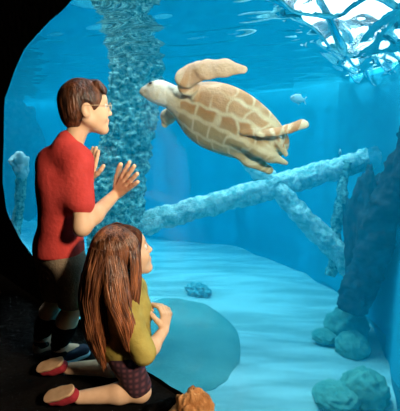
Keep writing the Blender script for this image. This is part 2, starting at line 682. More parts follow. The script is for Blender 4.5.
def sand_height(X, Y):
    return SAND_Z + waves(X, Y, 5, 0.55, 0.012, math.radians(70), 0.25, 3) + waves(X, Y, 4, 2.2, 0.02, 0.6, 1.0, 5)


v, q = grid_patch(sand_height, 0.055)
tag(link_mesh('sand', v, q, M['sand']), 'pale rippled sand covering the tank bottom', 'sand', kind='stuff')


def surf_height(X, Y):
    s = np.clip((X - 0.42 - 0.46 * (Y - 2.6)) / 0.35, 0, 1)
    s = s * s * (3 - 2 * s)
    calm = waves(X, Y, 6, 0.42, 0.008, math.radians(80), 0.5, 11)
    rough = waves(X, Y, 7, 0.5, 0.075, math.radians(50), 0.9, 12) + waves(X, Y, 8, 0.19, 0.034, math.radians(60), 1.2, 14)
    return SURF_Z + calm + s * rough


v, q = grid_patch(surf_height, 0.03)
surf_v, surf_q = v, q


def water_body():
    pts = [(p[0], p[1]) for p in OUT]
    f = 0.995
    a, b = W(f, -9.3, 0), W(f, -0.25 + 0.55, 0)
    poly = [(a[0], a[1])] + pts + [(b[0], b[1])]
    n = len(poly)
    vs = [V(x, y, z) for z in (SAND_Z - 0.12, SURF_Z - 0.02) for x, y in poly]
    fs = [tuple(range(n)), tuple(reversed(range(n, 2 * n)))] + [(i, n + i, n + (i + 1) % n, (i + 1) % n) for i in range(n)]
    bm = bmesh.new()
    bv = [bm.verts.new(x) for x in vs]
    for fc in fs:
        bm.faces.new([bv[i] for i in fc])
    bmesh.ops.recalc_face_normals(bm, faces=bm.faces[:])
    me = bpy.data.meshes.new('water')
    bm.to_mesh(me)
    bm.free()
    me.materials.append(M['water'])
    o = bpy.data.objects.new('water', me)
    COL.objects.link(o)
    tag(o, 'clear blue water filling the tank', 'water', kind='stuff')
    tag(link_mesh('water_surface', surf_v, surf_q, M['water_top']), 'rippled water surface seen from below with white glints', 'water', kind='stuff')


water_body()


# ------------------------------------------------------------------ encrusted timbers in the tank
def timber(name, label, a, b, r0, r1, mat, rough=0.22, freq=5.0, seed=1, sides=44, n=90, group=None, bend=0.05, via=()):
    a, b = np.asarray(a, float), np.asarray(b, float)
    line = resample([a, *via, b], n)
    pts = []
    for i in range(n):
        t = i / (n - 1)
        p = line[i]
        o = V(mnoise.noise(Vector((t * 3, seed, 0))), mnoise.noise(Vector((t * 3, seed, 9))), 0) * bend
        pts.append(p + o)
    rad = [r0 + (r1 - r0) * i / (n - 1) for i in range(n)]
    o = tube(name, pts, rad, mat, base=tuple(a), sides=sides, rough=rough, freq=freq, seed=seed)
    return tag(o, label, 'timber', group)


g = 'encrusted timbers in the tank'
timber('timber_piling', 'thick coral-covered upright piling behind the two children', at(103, 340, 4.3) - V(0, 0, .25), at(136, 62, 4.6) + V(.06, .02, .5), 0.25, 0.29, M['coral'], 0.24, 10.0, 1, n=240, sides=110, group=g,
       via=(at(119, 200, 4.45), at(136, 70, 4.6)))
timber('timber_beam', 'pale coral-covered beam sloping up from behind the girl', at(100, 236, 4.6), at(430, 142, 5.3), 0.125, 0.14, M['pale_coral'], 0.30, 6.5, 2, group=g, n=110)
timber('timber_brace', 'diagonal brace crossing the pale beam behind the turtle', at(236, 146, 5.0), at(372, 288, 4.75), 0.115, 0.125, M['pale_coral'], 0.30, 6.5, 3, group=g)
timber('timber_piling', 'dark leaning piling by the curved tank wall', at(352, 300, 4.45) - V(0, 0, .1), at(428, 108, 3.9), 0.17, 0.18, M['shaded_coral'], 0.30, 6.0, 4, group=g)
timber('timber_strut', 'thin strut hanging below the end of the pale beam', at(330, 268, 4.9) - V(0, 0, .1), at(347, 162, 5.0), 0.07, 0.06, M['coral'], 0.40, 9.0, 5, group=g)
tp = timber('timber_post', 'slim pale-topped post by the edge of the window', onz(12, 300, SAND_Z) * V(1, 1, 1) - V(0, 0, .1), at(20, 166, 4.7), 0.05, 0.06, M['coral'], 0.35, 8.0, 6, group=g)


tv, tf = ball(at(20, 166, 4.7), (.10, .10, .17), 40, 24)
tv = [x + unit(x - at(20, 166, 4.7)) * (.06 * mnoise.noise(Vector(x * 9)) + .035 * mnoise.noise(Vector(x * 24))) for x in tv]
tq = link_mesh('coral_knob', tv, tf, M['pale_fish'], base=tuple(tp.location), parent=tp)
tq['label'] = 'pale coral knob on top of the post'


# ------------------------------------------------------------------ rocks, coral heads
def lump(name, label, cat, c, r, mat, rough=0.12, freq=3.0, seed=0, seg=(56, 32), group=None, az=0.0, flat_base=True):
    ca, sa = math.cos(az), math.sin(az)
    vs, fs = [], []
    nu, nv = seg
    for j in range(nv + 1):
        th = math.pi * j / nv
        for i in range(nu):
            ph = 2 * math.pi * i / nu
            d = V(math.sin(th) * math.cos(ph), math.sin(th) * math.sin(ph), math.cos(th))
            q = Vector(d * freq) + Vector((seed * 5.7, seed, 2.2 * seed))
            k = 1 + rough * (mnoise.noise(q) + 0.5 * mnoise.noise(q * 2.3) + 0.3 * mnoise.noise(q * 5))
            p = d * k * np.asarray(r)
            p = V(p[0] * ca - p[1] * sa, p[0] * sa + p[1] * ca, p[2])
            vs.append(np.asarray(c) + p)
    for j in range(nv):
        for i in range(nu):
            i2 = (i + 1) % nu
            fs.append((j * nu + i, (j + 1) * nu + i, (j + 1) * nu + i2, j * nu + i2))
    o = link_mesh(name, vs, fs, mat, base=tuple(c))
    return tag(o, label, cat, group)


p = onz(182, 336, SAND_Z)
lump('rock', 'large flat green mound lying beyond the girl', 'rock', p, (0.66, 1.08, 0.10), M['green_mound'], 0.05, 2.2, 1, (80, 40), az=0.2)  # low green dome on the sand
p = onz(198, 294, SAND_Z)
lump('stone', 'small blue-green stone beside the large flat green mound', 'stone', p + V(0, 0, .05), (0.19, 0.13, 0.11), M['blue_stone'], 0.35, 3.0, 4, az=-0.5)
lump('rock', 'added dark brown mass standing in for the hazy dark hollow behind the leaning piling', 'rock', at(366, 238, 4.75), (0.42, 0.25, 0.80), M['shaded_coral'], .25, 2.2, 15, seg=(70, 60), az=1.1)  # dim water recess built as a solid dark lump
lump('rock', 'added tall dark mass darkening the background behind the pale coral knob', 'rock', at(4, 160, 9.4), (0.9, 0.5, 1.55), M['shaded_coral'], .25, 2.2, 21, seg=(70, 60), az=.5)  # dark lump added to make the dimmer left side of the tank
gc = 'round coral heads by the tank wall'
for q_, lab, r, sd in [((346, 334), 'round green coral head tallest of the cluster by the wall', .25, 1), ((352, 352), 'smaller round coral head in front of the tallest one', .18, 2),
                       ((364, 398), 'round dark coral head at the bottom edge of the sand', .21, 3), ((336, 404), 'low wide coral head at the bottom beside the dark one', .20, 4),
                       ((324, 340), 'low flat coral head touching the tallest coral head', .14, 5)]:
    p = onz(q_[0], q_[1], SAND_Z)
    lump('coral_head', lab, 'coral', p + V(0, 0, r * .35), (r, r, r * (.95 if sd in (1, 2, 3) else .5)), M['coral_head'], 0.14, 3.5, sd, group=gc)


# ------------------------------------------------------------------ fish
def fish(label, c, fwd, L, mat):
    c = np.asarray(c, float)
    fwd = unit(fwd)
    side = unit(np.cross(fwd, UV))
    up = np.cross(side, fwd)
    B = np.stack([fwd, side, up])
    s = Sdf(c - L * .75, c + L * .75, L / 45)
    s.ell(c, (L * .42, L * .09, L * .20), B, k=.01)
    s.cap(c - fwd * L * .3, c - fwd * L * .44, L * .07, L * .04, k=L * .08)
    s.cap(c - fwd * L * .40, c - fwd * L * .58 + up * L * .16, L * .05, L * .04, k=L * .04, flat=side, amount=2.5)
    s.cap(c - fwd * L * .40, c - fwd * L * .58 - up * L * .16, L * .05, L * .04, k=L * .04, flat=side, amount=2.5)
    s.cap(c + fwd * L * .12 + up * L * .17, c - fwd * L * .2 + up * L * .22, L * .06, L * .05, k=L * .05, flat=side, amount=2.5)
    s.cap(c - up * L * .15, c - fwd * L * .15 - up * L * .24, L * .05, L * .04, k=L * .04, flat=side, amount=2.5)
    v, q = s.mesh()
    o = link_mesh('fish', v, q, mat, base=tuple(c))
    for sg in (-1, 1):
        e = c + fwd * L * .3 + side * sg * L * .065 + up * L * .05
        v, f = ball(e, L * .025)
        link_mesh('eye', v, f, M['iris'], base=tuple(c), parent=o)
    return tag(o, label, 'fish', 'small fish in open water')


fish('small pale fish behind the hind flippers of the turtle', at(297, 99, 4.2), (-.9, -.5, .1), 0.22, M['pale_fish'])
fish('small faint fish above the end of the coral-covered beam', at(340, 152, 4.5), (-.3, -.9, .3), 0.15, M['pale_fish'])


# ------------------------------------------------------------------ sea turtle
def turtle():
    c = at(231, 124, 1.88)
    fw = unit(-.905 * CX + .425 * CU + .12 * CF)
    dn = unit(-.40 * CX - .91 * CU)
    t = math.radians(40)
    belly = -math.cos(t) * CF + math.sin(t) * dn
    belly = unit(belly - (belly @ fw) * fw)
    Z = -belly
    Y = np.cross(Z, fw)
    if Y @ CU < 0:
        Yu = -Y
    else:
        Yu = Y                                      # the flank that is uppermost in view
    B = np.stack([fw, Yu, Z])

    def T(x, y, z):
        return c + fw * x + Yu * y + Z * z
    lo, hi = c - V(.52, .40, .36), c + V(.50, .42, .40)
    s = Sdf(lo, hi, 0.0042)
    # shell: domed back, flat plastron, pointed towards the tail
    s.ell(T(.03, 0, .0), (.245, .172, .080), B, k=.02)
    s.ell(T(-.09, 0, .0), (.200, .118, .062), B, k=.05)
    s.ell(T(.10, 0, -.035), (.16, .140, .045), B, k=.05)
    # neck and head
    hd = at(162, 93, 1.90)
    s.cap(T(.19, 0, .0), hd + fw * .01, .070, .050, k=.05)
    hx = unit(-.97 * CX + .13 * CU + .1 * CF)
    hu = unit(Yu - .9 * CF + .3 * CU)
    hu = unit(hu - (hu @ hx) * hx)                   # the cheek turned up and to the glass
    hz = np.cross(hx, hu)
    if hz @ Z < 0:
        hz = -hz
    HB = np.stack([hx, hu, hz])
    s.ell(hd + hx * .012, (.072, .048, .052), HB, k=.03)
    s.cap(hd + hx * .055, hd + hx * .084 - hz * .002, .033, .022, k=.025)
    s.cap(hd + hx * .078 + hz * .004, hd + hx * .098 - hz * .010, .013, .008, k=.012)
    s.cap(hd + hx * .040 - hz * .022, hd + hx * .074 - hz * .024, .018, .012, k=.010)
    eyes = []
    for sg in (-1, 1):
        e = hd + hx * .050 + hu * sg * .041 + hz * .002
        s.ell(e, (.017, .008, .013), HB, k=.006)
        eyes.append(e + hu * sg * .004)
    # flippers
    nf = unit(-CF + .25 * CU)
    s.chain([at(198, 93, 1.82), at(188, 86, 1.77), at(187, 78, 1.74), at(198, 71.5, 1.72)], [.036, .040, .046, .048], k=.03, flat=nf, amount=2.6)
    s.chain([at(193, 73, 1.73), at(207, 69.5, 1.70), at(225, 68, 1.68), at(243, 69.5, 1.66)], [.045, .046, .041, .020], k=.02, flat=nf, amount=3.4)
    nf2 = unit(-CF + .4 * CX)
    s.chain([at(192, 112, 1.98), at(174, 112, 2.03), at(168, 117, 2.05), at(165, 124, 2.07)], [.05, .036, .036, .020], k=.025, flat=nf2, amount=2.2)
    nr = unit(-CF + .9 * CU)
    s.chain([at(246, 131, 1.80), at(262, 133, 1.75), at(276, 132, 1.73), at(288, 129, 1.71), at(302, 124, 1.69)], [.032, .026, .026, .027, .030], k=.012, flat=nr, amount=2.4)
    nr2 = unit(CF * .6 + CX * .8)
    s.chain([at(262, 138, 1.82), at(277, 141, 1.80), at(286, 154, 1.80)], [.030, .024, .012], k=.012, flat=nr2, amount=2.0)
    s.chain([at(232, 134, 1.86), at(258, 149, 1.82), at(270, 156, 1.81), at(286, 163, 1.80)], [.045, .036, .028, .010], k=.02)
    s.chain([at(225, 140, 1.93), at(250, 160, 1.90), at(269, 170, 1.90)], [.040, .034, .022], k=.02, flat=unit(-CF + .4 * CU), amount=1.6)
    v, q = s.mesh(1)
    # plates
    L = (v - c) @ B.T
    x, y, z = L[:, 0], L[:, 1], L[:, 2]
    inshell = (np.abs(x + .02) < .27) & (np.abs(y) < .21)
    w_at = .172 * np.sqrt(np.clip(1 - ((x - .02) / .285) ** 2, 0.02, 1))
    wob = .012 * np.sin(v @ V(37, 22, 41)) + .008 * np.sin(v @ V(-61, 70, 33))
    yy = y / w_at + wob * 2.5
    vv = np.abs(yy)
    band = np.digitize(vv, [.46, .84])
    uu = (x + .30 + wob) / .092 + .45 * (band == 1) + .2 * (band == 2) + .12 * (y > 0) + .10 * np.cos(yy * 6)
    du = np.abs(uu - np.round(uu)) * .092
    dv = np.minimum(np.minimum(np.abs(vv - .02), np.abs(vv - .46)), np.abs(vv - .84)) * w_at
    seam = np.clip((np.minimum(du, dv) - .003) / .010, 0, 1)
    ventral = np.clip((.045 - z) / .02, 0, 1)
    cream = V(.86, .74, .54)
    cell = np.sin(np.round(uu) * 12.9 + band * 4.1) * .5 + .5
    upper = np.clip((yy + .1) / .5, 0, 1)[:, None]
    plate = V(.56, .25, .075) * upper + V(.56, .40, .20) * (1 - upper)  # warmer light on the upper flank is painted into the plates
    w = (seam * ventral * inshell)[:, None] * (.70 + .22 * cell)[:, None]
    col = cream * (1 - w) + plate * w
    dorsal = (np.clip((z - .02) / .015, 0, 1) * inshell * np.clip((.235 - np.abs(x)) / .02, 0, 1))[:, None]
    col = col * (1 - dorsal) + V(.50, .25, .08) * dorsal
    ep = np.zeros(len(v))
    for e in eyes:
        ep = np.maximum(ep, np.clip((.024 - np.linalg.norm(v - e, axis=1)) / .010, 0, 1))
    col = col * (1 - .75 * ep[:, None]) + V(.20, .12, .06) * .75 * ep[:, None]
    hw = np.clip((.13 - np.linalg.norm(v - (hd + hx * .02), axis=1)) / .05, 0, 1)[:, None] * (1 - .75 * ep[:, None])
    col = col * (1 - hw) + V(.96, .93, .86) * hw  # head whitened to paint in the sky light falling on it
    fl = np.clip((.17 - np.linalg.norm(v - at(215, 69, 1.70), axis=1)) / .05, 0, 1)[:, None]
    col = col * (1 - .75 * fl) + V(.74, .48, .32) * .75 * fl
    # freckled flipper tops and a tan-brown beak
    hb = np.clip((.030 - np.linalg.norm(v - (hd + hx * .092), axis=1)) / .012, 0, 1)[:, None]
    col = col * (1 - .55 * hb) + V(.55, .40, .18) * .55 * hb
    o = link_mesh('sea_turtle', v, q, M['turtle'], base=tuple(c), tint=col)
    for e in eyes:
        bv, bf = ball(e, .0095)
        link_mesh('eye', bv, bf, M['iris'], base=tuple(c), parent=o)
    tag(o, 'sea turtle with cream and tan plated belly swimming up to the boy', 'turtle')
    return o


turtle()


# ------------------------------------------------------------------ people
def head_axes(az, pitch, roll=0.0):
    x = V(math.cos(az) * math.cos(pitch), math.sin(az) * math.cos(pitch), math.sin(pitch))
    y = unit(np.cross(UV, x))
    z = np.cross(x, y)
    if roll:
        y, z = y * math.cos(roll) + z * math.sin(roll), z * math.cos(roll) - y * math.sin(roll)
    return np.stack([x, y, z])


def add_head(s, c, A, sc=1.0):
    """Skull, face, nose, lips, ears; returns a function from head coordinates to the world."""
    def H(x, y, z):
        return c + sc * (A[0] * x + A[1] * y + A[2] * z)
    R = lambda *r: np.array(r) * sc
    s.ell(H(-.004, 0, .022), R(.088, .070, .078), A, k=.01)
    s.ell(H(.030, 0, -.030), R(.056, .054, .070), A, k=.03 * sc)
    s.ell(H(.062, 0, .030), R(.026, .048, .034), A, k=.02 * sc)
    for sg in (-1, 1):
        s.ell(H(.050, sg * .031, -.034), R(.030, .026, .032), A, k=.02 * sc)
        s.cap(H(-.005, sg * .048, -.045), H(.055, sg * .018, -.085), .022 * sc, .018 * sc, k=.02 * sc)
        s.ell(H(.084, sg * .029, .004), R(.010, .015, .010), A, k=.012 * sc, sub=True)
    s.cap(H(.066, -.008, -.090), H(.066, .008, -.090), .018 * sc, k=.02 * sc)
    s.cap(H(.083, 0, .006), H(.098, 0, -.026), .006 * sc, .010 * sc, k=.012 * sc)
    for sg in (-1, 1):
        s.ell(H(.091, sg * .009, -.029), R(.009, .007, .007), A, k=.006 * sc)
    s.cap(H(.084, -.013, -.054), H(.084, .013, -.054), .0065 * sc, k=.007 * sc)
    s.cap(H(.081, -.011, -.066), H(.081, .011, -.066), .0065 * sc, k=.007 * sc)
    s.cap(H(.094, -.012, -.0602), H(.094, .012, -.0602), .0035 * sc, k=.004 * sc, sub=True)
    for sg in (-1, 1):
        e = A.copy()
        s.ell(H(-.008, sg * .072, -.012), R(.019, .009, .030), A, k=.006 * sc)
        s.ell(H(-.003, sg * .081, -.010), R(.009, .007, .017), A, k=.005 * sc, sub=True)
    return H


def face_details(root, H, A, base, sc=1.0, brow=True):
    for sg in (-1, 1):
        v, f = ball(H(.0735, sg * .029, .003), .0120 * sc)
        e = link_mesh('eye', v, f, M['white_eye'], base=base, parent=root)
        v, f = ball(H(.0820, sg * .029, .003), .0055 * sc)
        link_mesh('iris', v, f, M['iris'], base=base, parent=e)
        v, f = tube_geo([H(.084, sg * .014, .021), H(.083, sg * .030, .026), H(.070, sg * .046, .020)], [.0028 * sc, .0034 * sc, .002 * sc], sides=8)
        link_mesh('eyebrow', v, f, M['brow'], base=base, parent=root)


def lips(H, sc=1.0):
    return [(H(.086, y, z), .010 * sc, (.80, .42, .42), .006) for y in (-.010, 0, .010) for z in (-.055, -.066)]


def add_hand(s, wrist, fdir, palm_n, thumb_side, L=.135, spread=.20, curl=0.0, bend=(0, 0, 0, 0)):
    """Open hand: palm, four fingers of unequal length, thumb from the side of the palm. CURL bends fingers towards palm_n."""
    fdir = unit(fdir)
    pn = unit(palm_n - (palm_n @ fdir) * fdir)
    sd = unit(np.cross(pn, fdir))
    if sd @ thumb_side < 0:
        sd = -sd
    k = L / .135
    pl = .062 * k
    for a in (-.022, -.008, .008, .021):
        s.cap(wrist + sd * a * .55 * k + fdir * .012 * k, wrist + fdir * pl + sd * a * k, .0115 * k, .0095 * k, k=.008, flat=pn, amount=1.15)
    tips = []
    lens = (.060, .070, .066, .052)
    for i, a in enumerate((.024, .008, -.009, -.024)):
        p = wrist + fdir * pl + sd * a * k
        ang = spread * (a / .024) * .9
        d = fdir * math.cos(ang) + sd * math.sin(ang)
        r = .0082 * k
        for j, fr in enumerate((.42, .32, .26)):
            c = curl * (0.75 + .35 * j) + bend[i]
            d = unit(d * math.cos(c) + pn * math.sin(c))
            p2 = p + d * lens[i] * k * fr
            s.cap(p, p2, r, r * .93, k=.004)
            p, r = p2, r * .93
        tips.append(p)
    p = wrist + fdir * .016 * k + sd * .018 * k
    d = unit(fdir * .62 + sd * .75 + pn * .15)
    r = .0110 * k
    for fr in (.030, .024, .019):
        p2 = p + d * fr * k
        s.cap(p, p2, r, r * .9, k=.006)
        p, r = p2, r * .9
        d = unit(d + fdir * .30 + pn * curl * .6)
    return tips


def shoe(root, base, heel, toe, up, upper, sole, sole_h=.014, width=.034, up_h=.05, opening=True, sole_name='sole'):
    heel, toe, up = np.asarray(heel, float), np.asarray(toe, float), unit(up)
    f = unit(toe - heel)
    up = unit(up - (up @ f) * f)
    sd = np.cross(up, f)
    L = np.linalg.norm(toe - heel)
    mid = (heel + toe) / 2
    ext = V(1, 1, 1) * .06
    lo, hi = np.minimum(heel, toe) - ext, np.maximum(heel, toe) + ext
    s = Sdf(lo, hi, .003)
    b = up * (sole_h + .004)
    s.cap(heel + b + f * width * .9 + up * .018, mid + b + up * .016, width * .84, width * .86, k=.01)
    s.cap(mid + b + up * .012, toe + b - f * width + up * .006, width * .92, width * .90, k=.02)
    s.cap(heel + f * width * .9 + up * (.02 + up_h * .5), heel + f * width * 1.2 + up * (.012 + up_h), width * .72, width * .74, k=.02)
    s.half(heel + up * sole_h * .8, -up)
    v, q = s.mesh()
    o = link_mesh('shoe', v, q, upper, base=base, parent=root)
    s = Sdf(lo, hi, .003)
    s.cap(heel + f * width * .95, mid, width * .95, width * .92, k=.01)
    s.cap(mid, toe - f * width * 1.0, width * .95, width * 1.04, k=.02)
    s.half(heel + up * sole_h, up, k=.003)
    s.half(heel, -up, k=.003)
    v, q = s.mesh(0)
    link_mesh(sole_name, v, q, sole, base=base, parent=o)
    return o


# ---- the boy
def boy():
    base = tuple(W(.76, -1.70, 0))
    pel, chest = W(.735, -1.590, .56), W(.725, -1.50, .84)
    nb = W(.735, -1.455, .985)
    hc = W(.805, -1.430, 1.146)
    A = head_axes(math.radians(24), math.radians(3))
    hs = .95
    shR, shL = W(.750, -1.405, .945), W(.722, -1.555, .935)
    elR, wrR = W(.725, -1.355, .700), W(.918, -1.412, .802)
    elL, wrL = W(.810, -1.660, .755), W(.925, -1.635, .838)
    hipR, hipL = W(.74, -1.530, .53), W(.735, -1.655, .53)
    knR, knL = W(.790, -1.580, .30), W(.775, -1.715, .30)
    anR, anL = W(.735, -1.650, .075), W(.715, -1.790, .075)
    s = Sdf(np.minimum.reduce([pel, chest, hc, wrR, wrL, anR, anL, elR, elL]) - .20, np.maximum.reduce([pel, chest, hc, wrR, wrL, anR, anL, elR, elL]) + .17, .0033)
    TB = np.stack([FV, RV, UV])
    s.ell(pel, (.075, .100, .10), TB, k=.03)
    s.cap(pel, chest, .075, .075, k=.04)
    s.ell(chest, (.068, .095, .12), TB, k=.04)
    s.chain([shL, nb + UV * -.02, shR], [.044, .05, .044], k=.04)
    H = add_head(s, hc, A, hs)
    s.cap(nb - UV * .02, H(-.022, 0, -.055), .040, .038, k=.02)
    for sh, el, wr in ((shR, elR, wrR), (shL, elL, wrL)):
        s.chain([sh, el, el + (wr - el) * .35, wr], [.038, .031, .032, .0215], k=.02)
    for hp, kn, an in ((hipR, knR, anR), (hipL, knL, anL)):
        s.chain([hp, kn, kn + (an - kn) * .35 - FV * .012, an], [.062, .043, .044, .030], k=.02)
        s.cap(an, an + FV * .08 - UV * .035, .028, .024, k=.02)
    add_hand(s, wrR, unit(RV * .76 + UV * .65 + FV * .07), FV, -RV + UV * .2, L=.172, spread=.22)
    add_hand(s, wrL, unit(RV * .10 + UV * .96 + FV * .16), FV, RV, L=.155, spread=.14)
    v, q = s.mesh()
    col = paint(v, (1, 1, 1), lips(H))
    root = link_mesh('person', v, q, M['skin'], base=base, tint=col)
    tag(root, 'boy in a red shirt and glasses standing with both hands on the glass', 'person')
    face_details(root, H, A, base, hs)
    # hair
    s = Sdf(hc - .15, hc + .15, .0028)
    s.ell(H(-.010, 0, .028), np.array((.096, .079, .088)) * hs, A, k=.01)
    s.ell(H(-.040, 0, -.015), np.array((.062, .068, .075)) * hs, A, k=.02)
    s.cap(H(.055, .0, .085), H(.075, -.02, .066), .026, .016, k=.02)
    for i in range(9):
        yy = -.048 + .012 * i
        s.cap(H(.050, yy, .088), H(.086 - .25 * abs(yy), yy - .008, .050), .013, .004, k=.008)
    # clear the face, the ears and the neck
    s.ell(H(.092, 0, -.035), np.array((.068, .10, .082)) * hs, A, k=.012, sub=True)
    s.ell(H(.020, 0, -.075), np.array((.050, .12, .060)) * hs, A, k=.012, sub=True)
    for sg in (-1, 1):
        s.ell(H(.000, sg * .085, -.018), np.array((.024, .030, .036)) * hs, A, k=.008, sub=True)
    s.half(H(-.03, 0, -.082), -A[2] * .9 + A[0] * .35)
    s.ripple(.0022, 120, 3, stretch=(1, 1, .35))
    v, q = s.mesh(0)
    hr = link_mesh('hair', v, q, M['hair_boy'], base=base, parent=root)
    hr['label'] = 'short dark brown hair'
    # glasses
    rim = []
    gl = None
    for sg in (-1, 1):
        cc = H(.096, sg * .029, .001)
        ring = [cc + .018 * (A[1] * math.cos(t) * 1.05 + A[2] * math.sin(t) * .85) for t in np.linspace(0, 2 * math.pi, 25)]
        v1, f1 = tube_geo(ring, [.0013] * 25, sides=6, cap=False)
        v2, f2 = tube_geo([H(.094, sg * .047, .004), H(.05, sg * .068, .006), H(-.012, sg * .079, .006), H(-.022, sg * .076, -.012)], [.0013] * 4, sides=6)
        n0 = len(rim)
        if gl is None:
            allv, allf = [], []
        for vv, ff in ((v1, f1), (v2, f2)):
            o0 = len(allv)
            allv += vv
            allf += [tuple(i + o0 for i in t) for t in ff]
        gl = True
    v3, f3 = tube_geo([H(.096, -.011, .004), H(.099, 0, .007), H(.096, .011, .004)], [.0013] * 3, sides=6)
    o0 = len(allv)
    allv += v3
    allf += [tuple(i + o0 for i in t) for t in f3]
    g_ = link_mesh('glasses', allv, allf, M['metal'], base=base, parent=root)
    g_['label'] = 'thin wire-rimmed glasses'
    # red shirt
    s = Sdf(np.minimum.reduce([pel, shL, elL, elR]) - .18, np.maximum.reduce([pel, shL, shR, nb, elR]) + .16, .0035)
    s.ell(pel + UV * .00, (.092, .125, .12), TB, k=.03)
    s.cap(pel - UV * .04, chest, .100, .094, k=.04, flat=FV, amount=1.1)
    s.ell(chest + UV * .02, (.080, .104, .13), TB, k=.05)
    s.chain([shL, nb - UV * .015, shR], [.048, .052, .048], k=.04)
    for sh, el, t_ in ((shR, elR, .62), (shL, elL, .80)):
        e = sh + (el - sh) * t_
        s.cap(sh, e, .048, .050, k=.06)
    # collar
    s.cap(nb + UV * .012, nb + UV * .030 + FV * .010, .052, .049, k=.012)
    s.ripple(.0032, 34, 5, stretch=(1, 1, .45))
    # hem and cuffs
    hem = pel - UV * .020
    hi = s.lo + s.h * (s.n - 1)
    s.half(hem, -UV + RV * .10, k=.01)
    v, q = s.mesh()
    sh_o = link_mesh('shirt', v, q, M['red'], base=base, parent=root)
    sh_o['label'] = 'loose red collared short-sleeved shirt'
    # shorts
    s = Sdf(np.minimum.reduce([pel, knL, knR]) - .14, np.maximum.reduce([pel, knL, knR]) + .14, .0035)
    s.ell(pel - UV * .02, (.090, .125, .09), TB, k=.02)
    for hp, kn in ((hipR, knR), (hipL, knL)):
        s.chain([hp, kn - UV * .02], [.076, .066], k=.02)
    s.half(knR - UV * .0, -UV, k=.006)
    s.ripple(.003, 40, 8, stretch=(1, 1, .5))
    v, q = s.mesh()
    st = link_mesh('shorts', v, q, M['grey_twill'], base=base, parent=root)
    st['label'] = 'loose grey-brown knee-length shorts'
    # socks and shoes
    for an, kn in ((anR, knR), (anL, knL)):
        t = resample([an - UV * .03, an + UV * .02, an + (kn - an) * .35 - FV * .012, an + (kn - an) * .60 - FV * .006], 8)
        link_mesh('sock', *tube_geo(t, [.036, .036, .038, .042, .046, .049, .050, .050], sides=20), M['black_cloth'], base=base, parent=root)
    a = shoe(root, base, W(anR @ FV - .045, anR @ RV, 0), W(anR @ FV + .145, anR @ RV + .012, 0), UV, M['navy'], M['pale_blue_rubber'])
    a['label'] = 'navy shoe with a pale blue sole edge'
    b = shoe(root, base, W(anL @ FV - .045, anL @ RV, 0), W(anL @ FV + .145, anL @ RV - .005, 0), UV, M['tan_leather'], M['black_rubber'])
    b['label'] = 'tan shoe with a black sole'


boy()


